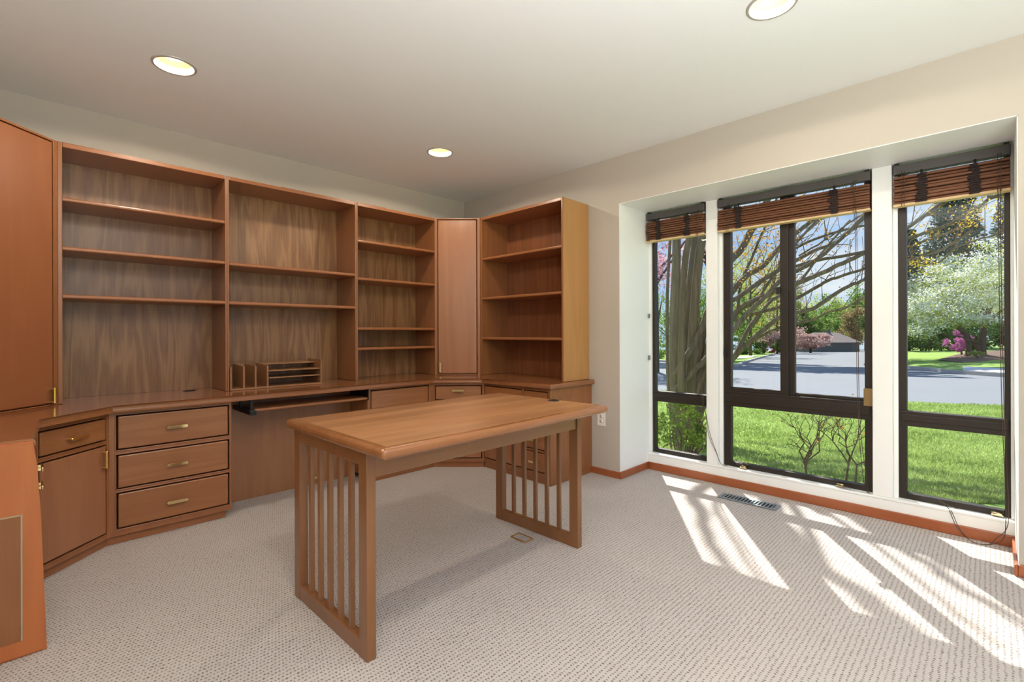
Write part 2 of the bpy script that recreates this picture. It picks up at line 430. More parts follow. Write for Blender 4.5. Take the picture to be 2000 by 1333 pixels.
# blinds ---------------------------------------------------------------------------------
def blind(label, y0, y1, zb, zt_stack, cords, tapes):
    t = thing('bamboo_blind', label, 'blind', (.41, (y0 + y1) / 2, zb), 0, 'bamboo blinds raised at the windows')
    yl, yr = y0 - (y0 + y1) / 2, y1 - (y0 + y1) / 2
    h = MB(); h.box(-.03, .02, yr + .004, yl - .004, 2.008 - zb, 2.062 - zb, .004); h.build('headrail', 'grey', t)
    for ya in (yr + .01, yl - .03): MB().box(-.02, .01, ya, ya + .02, 2.062 - zb, BZ - .0005 - zb).build('bracket', 'black', t)
    s = MB(); n = 9; dz = (zt_stack - zb) / n
    for i in range(n):
        dx = random.uniform(-.012, .008); dd = random.uniform(-.002, .002)
        s.box(-.034 + dx, .024 + dx, yr + .006, yl - .006, i * dz + .004, (i + 1) * dz + .001 + dd, .006, 3)
    s.build('folded_slats', 'bamboo', t)
    b = MB(); b.box(-.036, .02, yr + .004, yl - .004, -.008, .006, .003); b.build('bottom_slat', 'reed_end', t)
    for ty in tapes:
        k = MB()
        for i in range(14):
            zz = (i + .5) / 14 * (zt_stack - zb)
            ww = random.uniform(.014, .026); cy = ty + random.uniform(-.006, .006)
            k.box(-.0505 + random.uniform(0, .004), -.040, cy - ww, cy + ww, zz - .005, zz + .005, .001, 1)
        k.tube([(-.035, ty, zt_stack - zb), (-.03, ty, 2.012 - zb)], .006, 6)
        k.build('stitched_tape', 'stitch', t)
    for cy in cords:
        for e in (-.006, .006):
            MB().tube([(-.053, cy + e, -.01), (-.054, cy + e, .09), (-.05, cy + e, zt_stack - zb), (-.032, cy + e, 2.02 - zb)], .0016, 5).build('lift_cord', 'cord', t)
    return t
def hang(t, pts):
    o = Vector(t.location)
    MB().tube([Vector(p) - o for p in pts], .0017, 5).build('pull_cord', 'cord', t)
def smooth(pts, n=6):
    P_ = [Vector(p) for p in pts]; out = []
    for i in range(len(P_) - 1):
        p0, p1, p2, p3 = P_[max(i - 1, 0)], P_[i], P_[i + 1], P_[min(i + 2, len(P_) - 1)]
        for k in range(n):
            t = k / n
            out.append(.5 * ((2 * p1) + (p2 - p0) * t + (2 * p0 - 5 * p1 + 4 * p2 - p3) * t * t + (3 * p1 - 3 * p2 + p3 - p0) * t ** 3))
    return out + [P_[-1]]
b1 = blind('narrow bamboo blind raised at top of left window', BY0 - .004, -2.313, 1.838, 1.99, (.20, -.195), (.125, -.11))
b2 = blind('widest bamboo blind raised at top of middle window', -2.404, -3.308, 1.835, 1.985, (.37, -.375), (.30, -.27))
b3 = blind('bamboo blind raised at top of right window', -3.408, -3.889, 1.83, 1.99, (.19, -.195), (.11, -.105))
for e in (0, .008):
    hang(b1, smooth([(.356, -2.262 - e, 1.84), (.357, -2.268 - e, 1.5), (.36, -2.28 - e, 1.0), (.37, -2.295 - e, .62), (.384, -2.318, .50 - e), (.388, -2.345 + e, .36 - 2 * e), (.386, -2.39, .24 - e), (.40, -2.42, .15), (.42, -2.46, .136)]))
    hang(b2, smooth([(.356, -3.235 - e, 1.83), (.357, -3.238 - e, 1.3), (.36, -3.242 - e, .8), (.365, -3.25 - e, .5), (.38, -3.265 - 2 * e, .25), (.40, -3.28 - e, .15), (.41, -3.295, .136)]))
    hang(b3, smooth([(.356, -3.838 - e, 1.83), (.357, -3.842 - e, 1.3), (.358, -3.85 - e, .7), (.36, -3.86 - e, .35), (.37, -3.862 - e, .12), (.355, -3.85 + e * 3, .04), (.34, -3.80, .006), (.33, -3.74, .005), (.36, -3.69 + e, .05), (.39, -3.66 + e, .12), (.41, -3.64, .138), (.425, -3.60 - e, .17), (.43, -3.63, .15), (.425, -3.68, .137)]))
for cx, cy, tt in ((.42, -2.56, b2), (.415, -3.16, b2)):
    pts = [(cx + .012 * math.cos(a) * (1 + a / 9), cy + .045 * math.cos(a * .93 + 1), .139 + (.045 if tt is b2 and cy > -3 else .012) * abs(math.sin(a * .5))) for a in [i * .5 for i in range(40)]]
    hang(tt, pts)

# recessed lights --------------------------------------------------------------------------
lab = ['round recessed ceiling light, leftmost above the shelving', 'smallest round recessed ceiling light near the far corner',
       'round recessed ceiling light cut off by top edge', 'round recessed ceiling light behind the viewer']
for (lx, ly), lb in zip(lights[:4], lab):
    t = thing('recessed_light', lb, 'ceiling light', (lx, ly, H), 0, 'recessed ceiling lights')
    MB().lathe([(.080, .003), (.080, -.002), (.084, -.005), (.093, -.004), (.0955, .0), (.0955, .0005)]).build('trim_ring', 'trimring', t, True)
    MB().lathe([(.080, .0), (.076, .012), (.070, .06), (.060, .11), (.0, .112)]).build('reflector', 'reflect', t, True)
    MB().lathe([(.0, .035), (.03, .037), (.05, .046), (.056, .062), (.04, .09), (.0, .1)]).build('bulb', 'bulb', t, True)

# ------------------------------------------------------------------ cabinet parts
def pull(parent, x, z, L=.098, vertical=False, y=0.0):
    m = MB(); r = .0085
    prof = []
    for k in range(9):
        a = -math.pi / 2 + math.pi * k / 8; prof.append((L / 2 - r + r * math.cos(a), r * math.sin(a)))
    for k in range(9):
        a = math.pi / 2 + math.pi * k / 8; prof.append((-L / 2 + r + r * math.cos(a), r * math.sin(a)))
    fr = []; bk = []
    for (u, v) in prof:
        c = (x + (v if vertical else u), z + (u if vertical else v))
        fr.append(m.bm.verts.new((c[0], y - .030, c[1]))); bk.append(m.bm.verts.new((c[0], y - .022, c[1])))
    n = len(prof); f1 = m.bm.faces.new(fr); m.bm.faces.new(bk[::-1])
    for i in range(n): m.bm.faces.new((fr[i], fr[(i + 1) % n], bk[(i + 1) % n], bk[i]))
    bmesh.ops.bevel(m.bm, geom=list(f1.edges), offset=.003, segments=2, affect='EDGES')
    for sgn in (-1, 1):
        u = sgn * (L / 2 - .010)
        px, pz = (x, z + u) if vertical else (x + u, z)
        m.box(px - .005, px + .005, y - .023, y, pz - .005, pz + .005, .001)
    return m.build('handle', 'brass', parent)

def front(t, kind, x0, x1, z0, z1, h=None, mat=None):
    """inset drawer or door front with eased edges; h = (x, z, vertical)"""
    m = MB(); m.box(x0, x1, -.005, .016, z0, z1, .005, 2)
    o = m.build(kind, mat or ('front' if kind == 'drawer' else 'door'), t)
    if h: pull(o, h[0], h[1], vertical=h[2], y=-.005, L=h[3] if len(h) > 3 else .098)
    return o

def face_frame(t, w, z0, z1, openings, name='face_frame', mat='frame', th=.020):
    """flat frame in the plane y=0..th around rectangular openings"""
    xs_ = sorted({0, w, *[o[0] for o in openings], *[o[1] for o in openings]}); zs_ = sorted({z0, z1, *[o[2] for o in openings], *[o[3] for o in openings]})
    m = MB()
    for i in range(len(xs_) - 1):
        j = 0
        while j < len(zs_) - 1:
            def free(jj):
                cx, cz = (xs_[i] + xs_[i + 1]) / 2, (zs_[jj] + zs_[jj + 1]) / 2
                return not any(o[0] < cx < o[1] and o[2] < cz < o[3] for o in openings)
            if free(j):
                k = j
                while k < len(zs_) - 1 and free(k): k += 1
                m.box(xs_[i], xs_[i + 1], 0, th, zs_[j], zs_[k]); j = k
            else: j += 1
    return m.build(name, mat, t)

def lip(t, openings):
    """slim raised bead around every opening"""
    m = MB(); b = .006
    for (x0, x1, z0, z1) in openings:
        m.box(x0 - b, x0, -.003, .004, z0 - b, z1 + b, .002); m.box(x1, x1 + b, -.003, .004, z0 - b, z1 + b, .002)
        m.box(x0, x1, -.003, .004, z0 - b, z0, .002); m.box(x0, x1, -.003, .004, z1, z1 + b, .002)
    return m.build('bead', 'rail', t)

BT = CZ - .036      # top of the base units
def base_unit(name, label, cat, loc, rz, w, d, fronts, kick=(0, 0, .02), corner=False, group=None, endpanel=None):
    t = thing(name, label, cat, loc, rz, group)
    ops = []; g = .007
    for k, x0, x1, z0, z1, h in fronts: ops.append((x0 - g, x1 + g, z0 - g, z1 + g))
    face_frame(t, w, .045, BT, ops); lip(t, ops)
    m = MB()
    if corner: m.poly([(.03, .026), (w - .03, .026), (w / 2, w / 2 - .03)], .045, BT - .001)
    else: m.box(.001, w - .001, .0215, d, .045, BT - .001)
    m.build('carcass', 'side', t)
    b = MB(); b.box(.012 if corner else .002, w - .002, .0203, .0212, .06, BT - .01); b.build('gap_shade_sheet', 'dark', t)  # dark sheet paints the shade in the gaps around the fronts
    kk = MB(); kk.box(kick[0], w - kick[1], kick[2], kick[2] + .02, 0, .0445); kk.build('toe_kick', 'rail', t)
    for k, x0, x1, z0, z1, h in fronts: front(t, k, x0, x1, z0, z1, h)
    return t

# base run along the back wall
FA = -.56      # face of the back-wall base units
d3 = [('drawer', .036, .549, .501, .671, (.2925, .587, False)), ('drawer', .036, .549, .296, .464, (.2925, .378, False)), ('drawer', .036, .549, .086, .264, (.2925, .170, False))]
base_unit('drawer_cabinet', 'three-drawer cherry base cabinet left of the kneehole', 'cabinet', (-2.85, FA, 0), 0, .568, .55, d3, kick=(-.008, .03, .02))
base_unit('file_cabinet', 'cherry base cabinet with plain front behind the desk, right of the keyboard tray', 'cabinet', (-1.387, FA, 0), 0, .585, .55,
          [('drawer', .03, .535, .40, .676, None), ('drawer', .03, .535, .086, .368, (.28, .22, False))], kick=(0, -.015, .012))
# corner units, 45 degrees
s2 = math.sqrt(.5)
LW = .395
base_unit('corner_base_cabinet', 'angled corner base cabinet with one drawer over a door, at left', 'cabinet', (-2.85 - LW * s2, FA - LW * s2, 0), R_(45), LW, .2,
          [('drawer', .025, LW - .024, .562, .668, (LW / 2 - .0, .612, False)), ('door', .025, LW - .024, .080, .528, (LW - .045, .463, True))], kick=(0, -.012, .02), corner=True)
RW = .417
base_unit('corner_base_cabinet', 'angled corner base cabinet behind the desk, under the tall narrow door', 'cabinet', (-.80, FA, 0), R_(-45), RW, .2,
          [('drawer', .022, RW - .022, .560, .668, (RW / 2, .634, False)), ('door', .022, RW - .022, .080, .528, (.05, .45, True))], kick=(0, 0, .012), corner=True)
# base run along the window wall
FB = -.505
tR = base_unit('base_cabinet', 'cherry base cabinet below the right-hand bookcase, end panel facing the window', 'cabinet', (FB, -.855, 0), R_(-90), .70, .50,
          [('drawer', .012, .425, .565, .670, (.22, .617, False)), ('door', .012, .425, .086, .535, (.06, .45, True)),
           ('drawer', .462, .686, .565, .670, (.574, .62, False)), ('drawer', .462, .686, .415, .540, (.574, .478, False)),
           ('drawer', .462, .686, .25, .39, (.574, .315, False)), ('drawer', .462, .686, .086, .222, (.574, .155, False))], kick=(0, 0, .008))
MB().box(.700, .718, -.004, .50, 0, BT).build('end_panel', 'side', tR)
MB().box(.718, .719, .10, .493, .06, BT - .06).build('end_veneer', 'side', tR)
# kneehole panel and keyboard tray
tk = thing('kneehole_panel', 'plain cherry panel with brass pull at the back of the kneehole', 'panel', (-2.281, -.29, 0))
MB().box(0, .893, 0, .02, 0, BT).build('panel', wood('kneehole_veneer', 'ae7a52', '845433', 'z', fig=.7, contrast=.35), tk); pull(tk, .555, .05, .14)
tt = thing('keyboard_tray', 'pull-out keyboard tray on black slides under the worktop', 'tray', (-2.195, -.58, .62))
MB().box(.036, .80, 0, .29, 0, .018, .007, 3).build('tray_board', 'rail', tt)
for nm, xx in (('slide', .0), ('slide', .80)):
    m = MB()
    if xx == 0: m.box(-.005, .032, -.055, .30, -.012, .018, .004); m.box(.012, .026, .0, .02, .018, .078); m.box(.0, .014, .16, .18, .018, .078)
    else: m.box(xx + .002, xx + .006, -.004, .28, -.004, .078, .001)
    m.build(nm, 'black', tt)

# left run along the left wall, seen end-on
tl = thing('end_cabinet', 'orange-toned cabinet end at the left edge with an inset panel', 'cabinet', (0, 0, 0))
ye = -1.44
m = MB(); pts = [(-3.655, 0), (-3.1, 0), (-3.114, .481), (-3.124, .663), (-3.133, .735), (-3.655, .735)]
vf = [m.bm.verts.new((x, ye - .022, z)) for x, z in pts]; vb = [m.bm.verts.new((x, ye, z)) for x, z in pts]
m.bm.faces.new(vf); m.bm.faces.new(vb[::-1])
for i in range(len(pts)): m.bm.faces.new((vf[i], vf[(i + 1) % 6], vb[(i + 1) % 6], vb[i]))
bmesh.ops.bevel(m.bm, geom=[e for e in m.bm.edges if all(abs(v.co.y - (ye - .022)) < 1e-5 for v in e.verts)], offset=.006, segments=2, affect='EDGES')
m.build('end_panel', wood('bright_orange_end', 'd07a3c', 'ac5c26', 'z', fig=.6, contrast=.3), tl)
m = MB(); m.box(-3.56, -3.161, ye - .0245, ye - .0215, .06, .487); m.build('inset_panel', 'side', tl)
m = MB()
for a in ((-3.164, -3.159, .06, .49), (-3.56, -3.164, .485, .49)): m.box(a[0], a[1], ye - .0265, ye - .0215, a[2], a[3], .001)
m.build('inset_border', plain('pale_border', 'b09878', .5), tl)
MB().box(-3.65, -3.14, ye + .0005, ye + .029, .60, .70).build('shadow_gap', 'dark', tl)
m = MB(); m.box(-3.655, -3.138, ye + .03, -.86, .045, BT); m.build('carcass', 'side', tl)
for z0, z1, hz in ((.56, .668, .612), (.08, .528, .545)):
    o = MB().box(-3.138, -3.133, ye + .06, -.90, z0, z1, .002).build('drawer' if z0 > .5 else 'door', 'front' if z0 > .5 else 'door', tl)
    m = MB(); m.box(-3.112, -3.105, -1.36, -1.27, hz - .008, hz + .008, .003); m.box(-3.133, -3.11, -1.35, -1.34, hz - .005, hz + .005); m.box(-3.133, -3.11, -1.29, -1.28, hz - .005, hz + .005)
    m.build('handle', 'brass', o)

# worktop ------------------------------------------------------------------------------------
EA = FA - .030; EB = FB - .032
cA = (-2.85 - FA) + .030 * math.sqrt(2)                # x - y on the left diagonal edge
cB = (-.80 + FA) - .030 * math.sqrt(2)                 # x + y on the right diagonal edge
xe = -3.125
ptsW = [(XL + .003, -.003), (XL + .003, -1.41), (xe, -1.41), (xe, xe - cA), (EA + cA, EA), (cB - EA, EA), (EB, cB - EB), (EB, -1.60), (-.004, -1.60), (-.004, -.003)]
selW = [False, True, True, True, True, True, True, True, False, False]
m = MB(); m.poly(ptsW, CZ - .036, CZ, .0145, 4, selW)
oW = tag(m.build('worktop', 'counter'), 'glossy cherry worktop running around both walls of the room', 'worktop')

MB().lathe([(.0, .001), (.020, .001), (.024, .003), (.034, .003), (.036, .0)], 24, (-2.408, -.119, CZ)).build('cord_grommet', 'black', oW, True)
# uppers -------------------------------------------------------------------------------------
def bookcase(label, loc, rz, w, shelves, tl_=.0115, tr_=.0115, cleat=None, dep=UD, matL='side', matR='side', matB='veneer'):
    t = thing('bookcase', label, 'bookcase', loc, rz, 'open cherry bookcases on the worktop')
    h = UT - CZ - .001
    MB().box(0, tl_, 0, dep - .003, 0, h, .003).build('side_panel', matL, t)
    MB().box(w - tr_, w, 0, dep - .003, 0, h, .003).build('side_panel', matR, t)
    MB().box(tl_, w - tr_, .001, dep - .003, h - .024, h, .003).build('top_panel', 'rail', t)
    MB().box(tl_, w - tr_, dep - .012, dep - .003, 0, h - .024).build('back_panel', matB, t)
    for z in shelves:
        MB().box(tl_ + .001, w - tr_ - .001, .003, dep - .013, z - CZ - .011, z - CZ + .011, .0085, 3, edges=lambda c_, d_: c_.y < .01 and abs(d_.x) > .1).build('shelf', 'rail', t)
    if cleat:
        MB().box(cleat[0], cleat[1], .07, .09, h, h + .022).build('top_cleat', 'rail', t)
    return t
bookcase('left bookcase with three shelves, beside the tall corner door at left edge', (-3.036, -UD, CZ + .0006), 0, .794, (1.822, 1.561, 1.305), .02, .0115, (.0, .46))
bookcase('middle bookcase with two shelves and a big top bay, above the organizer', (-2.242, -UD, CZ + .0006), 0, .891, (1.557, 1.304), cleat=(.36, .885))
bookcase('bookcase with four unevenly spaced shelves, left of the narrow corner door', (-1.351, -UD, CZ + .0006), 0, .770, (1.825, 1.531, 1.141, .982), cleat=(.01, .30), tr_=.02)
tb = bookcase('right bookcase with three shelves and a golden side panel, nearest the windows', (-UD, -.612, CZ + .0006), R_(-90), .936, (1.753, 1.406, 1.056), .026, .016, (0, .34), matB='redveneer')
MB().box(.9362, .9376, .004, UD - .006, .002, UT - CZ - .004).build('outer_veneer', 'golden', tb)

def corner_upper(label, loc, rz, w, door, handle):
    t = thing('corner_wall_cabinet', label, 'cabinet', loc, rz)
    h = UT - CZ - .001; g = .006
    op = [(door[0] - g, door[1] + g, .006 - g + .006, h - .018 + g)]
    face_frame(t, w, 0, h, op); lip(t, op)
    MB().poly([(.026, .0215), (w - .026, .0215), (w / 2, w / 2 - .02)], 0, h - .001).build('carcass', 'side', t)
    MB().box(.01, w - .01, .0203, .0212, .01, h - .01).build('gap_shade_sheet', 'dark', t)  # dark sheet again, shade of the door gap as colour
    o = front(t, 'door', door[0], door[1], .012, h - .018, None, 'orange' if handle[0] > w / 2 else 'door')
    pull(o, handle[0], handle[1], .088, True, -.005)
    return t
UW = .45
corner_upper('tall orange-cherry corner cabinet door at left edge', (-3.036 - UW * s2, -UD - UW * s2, CZ + .0006), R_(45), UW, (.03, UW - .030), (UW - .044, .054))
UR = (.612 - UD) * math.sqrt(2) - .0
corner_upper('narrow corner cabinet with one tall door between two bookcases', (-.612, -UD, CZ + .0006), R_(-45), UR, (.030, UR - .030), (.052, .068))

# desk organizer on the worktop ---------------------------------------------------------------
tO = thing('desk_organizer', 'wooden desk organizer with upright slots and letter trays on the worktop', 'organizer', (-2.228, -.335, CZ + .0006))
hz_ = .165; th_ = .010; OW = .60; OD = .23
MB().box(0, OW, 0, OD, .0, .012, .002).build('base_board', 'deskrail', tO)
for xx in (0, .076, .147, .222):
    m = MB(); v = [(xx, 0, .012), (xx + th_, 0, .012), (xx + th_, OD, .012), (xx, OD, .012), (xx, .0, hz_ - .012), (xx + th_, .0, hz_ - .012), (xx + th_, OD, hz_), (xx, OD, hz_)]
    vv = [m.bm.verts.new(p) for p in v]
    for q in ((0, 1, 2, 3), (4, 5, 6, 7), (0, 1, 5, 4), (1, 2, 6, 5), (2, 3, 7, 6), (3, 0, 4, 7)): m.bm.faces.new([vv[i] for i in q])
    m.build('divider', 'deskrail', tO)
MB().box(OW - th_, OW, 0, OD, .012, hz_ + .016, .002).build('divider', 'deskrail', tO)
for zz in (.062, .110): MB().box(.232, OW - th_, .012, OD - .008, zz, zz + .009, .002).build('letter_tray', 'deskrail', tO)
MB().box(.010, OW - th_, OD - .007, OD, .012, hz_).build('back_board', 'veneer', tO)
MB().box(.232, OW - th_, .10, OD - .008, hz_ - .012, hz_ - .003, .002).build('top_board', 'deskrail', tO)

# desk ---------------------------------------------------------------------------------------
tD = thing('writing_desk', 'wooden desk with slatted end frames standing on the carpet', 'desk', (-1.735, -2.02, 0), R_(.65))
ZT = .743; x0, x1, y0, y1 = -.642, .622, -.45, .334; e = .032
MB().box(x0 + e, x1 - e, y0 + e, y1 - e, ZT - .02, ZT + .0006).build('desktop', 'desk', tD)
MB().box(x0, x1, y0, y1, ZT - .0375, ZT, .0165, 4).build('edge_band', 'deskedge', tD)
for lx in (-.616, .561):
    fr = MB(); T = .035; yb, yf = .301, -.301; pw = .054
    fr.box(lx, lx + T, yf, yf + pw, 0, ZT - .036, .002).build('leg_post', 'deskleg', tD)
    MB().box(lx, lx + T, yb - pw, yb, 0, ZT - .036, .002).build('leg_post', 'deskleg', tD)
    MB().box(lx + .0015, lx + T - .0015, yf + pw, yb - pw, 0.0, .058, .002).build('bottom_rail', 'deskleg', tD)
    MB().box(lx + .0015, lx + T - .0015, yf + pw, yb - pw, .655, ZT - .036, .002).build('top_rail', 'deskleg', tD)
    for k in range(5):
        yy = yb - pw - .080 - k * .0835
        MB().box(lx + .008, lx + T - .011, yy - .010, yy + .010, .058, .655).build('slat', 'deskleg', tD)
for yy in (-.292, .268):
    MB().box(-.581, .561, yy, yy + .022, .612, ZT - .036, .002).build('apron', 'deskrail', tD)
gm = MB(); gm.lathe([(.0, .001), (.016, .001), (.018, .003), (.029, .003), (.031, .0)], 28, (.555, -.15, ZT)); gm.build('cord_grommet', 'black', tD, True)

# small fixtures -------------------------------------------------------------------------------
to = thing('wall_outlet', 'white electrical outlet on the beige wall right of the shelving', 'outlet', (0, -1.662, .437))
MB().box(-.006, 0, -.036, .036, -.06, .06, .003).build('cover_plate', 'ivory', to)
for z in (-.02, .02):
    o = MB().lathe([(.0, .0), (.0155, .0), (.0165, -.002)], 24).build('socket', 'ivory', to); o.rotation_euler = (0, R_(-90), 0); o.location = (-.0075, 0, z)
    m = MB(); m.box(-.0088, -.0072, .004, .0065, z - .001, z + .009); m.box(-.0088, -.0072, -.0065, -.004, z - .001, z + .008); m.box(-.0088, -.0072, -.002, .002, z - .009, z - .005)
    m.build('socket_slot', 'dark', to)
tv = thing('floor_vent', 'grey metal floor vent by the window bay', 'vent', (.155, -2.69, 0))
m = MB(); vw, vl = .058, .178
m.box(-vw, -vw + .020, -vl, vl, .001, .008, .002); m.box(vw - .020, vw, -vl, vl, .001, .008, .002); m.box(-vw + .02, vw - .02, -vl, -vl + .022, .001, .008, .002); m.box(-vw + .02, vw - .02, vl - .022, vl, .001, .008, .002)
m.build('vent_frame', 'steel', tv)
MB().box(-vw + .01, vw - .01, -vl + .01, vl - .01, .001, .0025).build('duct_opening', plain('dark_duct', '10131c', .8), tv)
for k in range(15):
    yy = -vl + .032 + k * (2 * vl - .064) / 14
    MB().box(-vw + .02, vw - .02, yy - .0045, yy + .0045, .004, .0075).build('louver', 'steel', tv)
tp = thing('floor_outlet', 'small brass-framed floor outlet in the carpet by the desk', 'outlet', (-1.28, -2.025, 0))
m = MB(); m.box(-.035, -.027, -.055, .055, .001, .008, .002); m.box(.027, .035, -.055, .055, .001, .008, .002); m.box(-.027, .027, -.055, -.046, .001, .008, .002); m.box(-.027, .027, .046, .055, .001, .008, .002)
m.build('outlet_frame', 'brass', tp); MB().box(-.027, .027, -.046, .046, .001, .005).build('outlet_lid', plain('outlet_lid_grey', 'aaa6a2', .5), tp)

exec_outdoor = True
# ================================================================== OUTDOORS
def leaf_quads(C, size, flat=0.0, jitter=.4):
    """diamond leaves at the points C (N,3)"""
    n = len(C); s = size * (1 + RNG.uniform(-jitter, jitter, (n, 1)))
    a = RNG.normal(size=(n, 3)); a[:, 2] *= (1 - flat); a /= np.linalg.norm(a, axis=1, keepdims=True)
    b = RNG.normal(size=(n, 3)); b[:, 2] *= (1 - flat); b -= (b * a).sum(1, keepdims=True) * a; b /= np.linalg.norm(b, axis=1, keepdims=True)
    return np.stack([C - a * s, C + b * s * .55, C + a * s, C - b * s * .55], 1)
def blob(c, r, n, shell=.55):
    """points in an ellipsoid, crowded to its outside"""
    d = RNG.normal(size=(n, 3)); d /= np.linalg.norm(d, axis=1, keepdims=True)
    rr = (shell + (1 - shell) * RNG.random((n, 1))) * (1 + .12 * RNG.normal(size=(n, 1)))
    return np.array(c) + d * rr * np.array(r)
def clumps(c, r, k, n, cr=.3, shell=.5):
    cc = blob(c, r, k, shell); out = []
    for q in cc: out.append(blob(q, np.array(r) * cr * RNG.uniform(.7, 1.3), n // k, .3))
    return np.concatenate(out)
def crown(parent, pts, size, mat, flat=0.0, name='foliage'):
    o = Vector(parent.location); V = leaf_quads(np.array(pts) - np.array(o), size, flat)
    q = quads(name, V, mat, parent); q['kind'] = 'stuff'; return q
def stem(parent, pts, r0, r1, name='branch', mat='bark', n=7, wob=0.0):
    o = Vector(parent.location); p = smooth(pts, 5)
    if wob: p = [p[0]] + [q + Vector(RNG.normal(size=3) * wob) for q in p[1:-1]] + [p[-1]]
    k = len(p); return MB().tube([q - o for q in p], [r0 + (r1 - r0) * i / (k - 1) for i in range(k)], n).build(name, mat, parent, fixn=False)

# ground ------------------------------------------------------------------------------------
def slab(name, cols, mat, kind='structure', label=None, cat=None):
    """strip of ground: cols = list of rows of points"""
    m = MB(); R = [[m.bm.verts.new(p) for p in row] for row in cols]
    for i in range(len(R) - 1):
        for j in range(len(R[0]) - 1): m.bm.faces.new((R[i][j], R[i][j + 1], R[i + 1][j + 1], R[i + 1][j]))
    o = m.build(name, mat); o['kind'] = kind
    if label: o['label'] = label; o['category'] = cat
    return o
pxs = [-6000, -3000, -1000, 0, 600, 1000, 1200, 1430, 1690, 1766, 1960, 2300, 3000, 5000, 9000]
ds = [.2, 5, 9, 14, 25, 45, 80, 130, 220]
slab('road', [[G(p, d, -.02) for p in pxs] for d in ds], 'asphalt', label='grey asphalt road beyond the lawn', cat='road')
bk = MB(); bk.face([(-40, -40, -.34), (0, -40, -.34), (0, -5.4, -.34), (-40, -5.4, -.34)]); struct('yard', bk, 'grass')
near = {-1000: 15, 0: 15, 600: 15, 1000: 14.6, 1200: 14, 1430: 12.6, 1560: 11.8, 1690: 11, 1766: 10.5, 1860: 10.1, 1960: 9.8, 2300: 8.6, 3000: 7, 5000: 5.5}
slab('lawn', [[G(p, max(.3, d * k), .02) for p, d in near.items()] for k in (.02, .2, .45, .7, .9, 1)], 'grass', label='bright green lawn outside the windows', cat='lawn')
# grass blades on the part of the lawn the windows show
N = 90000
pp = RNG.uniform(1262, 2010, N); lim = np.interp(pp, list(near.keys()), list(near.values()))
dmin = np.interp(pp, [1262, 1500], [4.45, 3.8]); dd = dmin + (lim - dmin - .05) * RNG.random(N) ** 1.5
base = np.array(CAM)[None] + (np.array(FW)[None] + np.array(_r0)[None] * ((pp - 1000) / CF)[:, None]) * dd[:, None]
base[:, 2] = -.28 - .03 * np.maximum(0, dd - 5) + .018
an = RNG.uniform(0, 6.283, N); wv = np.stack([np.cos(an), np.sin(an), 0 * an], 1) * (.0022 + .0007 * dd)[:, None]
tip = base + np.stack([RNG.normal(size=N) * .025, RNG.normal(size=N) * .025, RNG.uniform(.02, .05, N)], 1)
gb = quads('grass', np.stack([base - wv, base + wv, tip], 1), 'blade', per=3)
tag(gb, 'short green grass blades of the front lawn', 'grass', kind='stuff')

# far lawn right with kerb, driveway, mulch
kerbR = [(1690, 31), (1766, 27), (1800, 25.2), (1860, 22), (1960, 19.3), (2100, 17), (2400, 14)]
def up(px, d0, d, z1=-.42, d1=32):
    b = G(px, d); z0 = gz(d0) + .12; k = min(1, max(0, (d - d0) / (d1 - d0))); return Vector((b.x, b.y, z0 + (z1 - z0) * k))
slab('lawn', [[up(p, d, d + s) for p, d in kerbR] for s in (0, 3, 7, 12, 25, 60)], 'grass', label='far lawn across the road behind the right window', cat='lawn')
def kerb(label, line):
    m = MB(); pts = smooth([G(p, d, .04) for p, d in line], 5)
    for a, b in zip(pts[:-1], pts[1:]):
        d = (b - a).normalized(); s = Vector((-d.y, d.x, 0)) * .09
        q = [a - s, b - s, b + s, a + s]
        lo = [m.bm.verts.new(v + Vector((0, 0, -.10))) for v in q]; hi = [m.bm.verts.new(v + Vector((0, 0, .10))) for v in q]
        m.bm.faces.new(hi); m.bm.faces.new(lo[::-1])
        for i in range(4): m.bm.faces.new((lo[i], lo[(i + 1) % 4], hi[(i + 1) % 4], hi[i]))
    return tag(m.build('kerb', 'concrete'), label, 'kerb')
kerb('pale concrete kerb across the road in the right window', kerbR)
slab('driveway', [[up(p, d, d + s) + Vector((0, 0, .03)) for p, d in ((1880, 21.2), (1960, 19.3), (2100, 17))] for s in (.1, .9, 2.0)], 'drive', label='pale driveway apron beyond the road', cat='driveway')
ku = [(1150, 60), (1250, 44), (1290, 40), (1380, 33), (1432, 29), (1450, 34), (1475, 46), (1515, 80)]
kerb('pale concrete kerb curving away in the middle window', ku)
slab('lawn', [[G(p, d + (max(118, d + 30) - d) * s, .12) for p, d in ku] for s in (0, .1, .3, 1)], 'grass', label='far lawn left of the road behind the bare branches', cat='lawn')
slab('driveway', [[G(p, d, .16) for p, d in ((1400, 44), (1440, 43), (1470, 48))], [G(p, d, .16) for p, d in ((1400, 54), (1440, 53), (1475, 60))]], 'drive', label='pale drive crossing the far left lawn', cat='driveway')
mb_ = [up(p, 22, d) for p, d in ((1830, 27.5), (1880, 25.6), (1930, 26.2), (2010, 28), (2060, 34), (1960, 38), (1880, 34))]
m = MB(); ctr = sum(mb_, Vector()) / 7
cv = m.bm.verts.new(ctr + Vector((0, 0, .35))); rv = [m.bm.verts.new(p + Vector((0, 0, .03))) for p in mb_]
for i in range(7): m.bm.faces.new((rv[i], rv[(i + 1) % 7], cv))
tag(m.build('mulch_bed', 'mulch'), 'brown mulch bed under the white flowering tree', 'mulch bed')

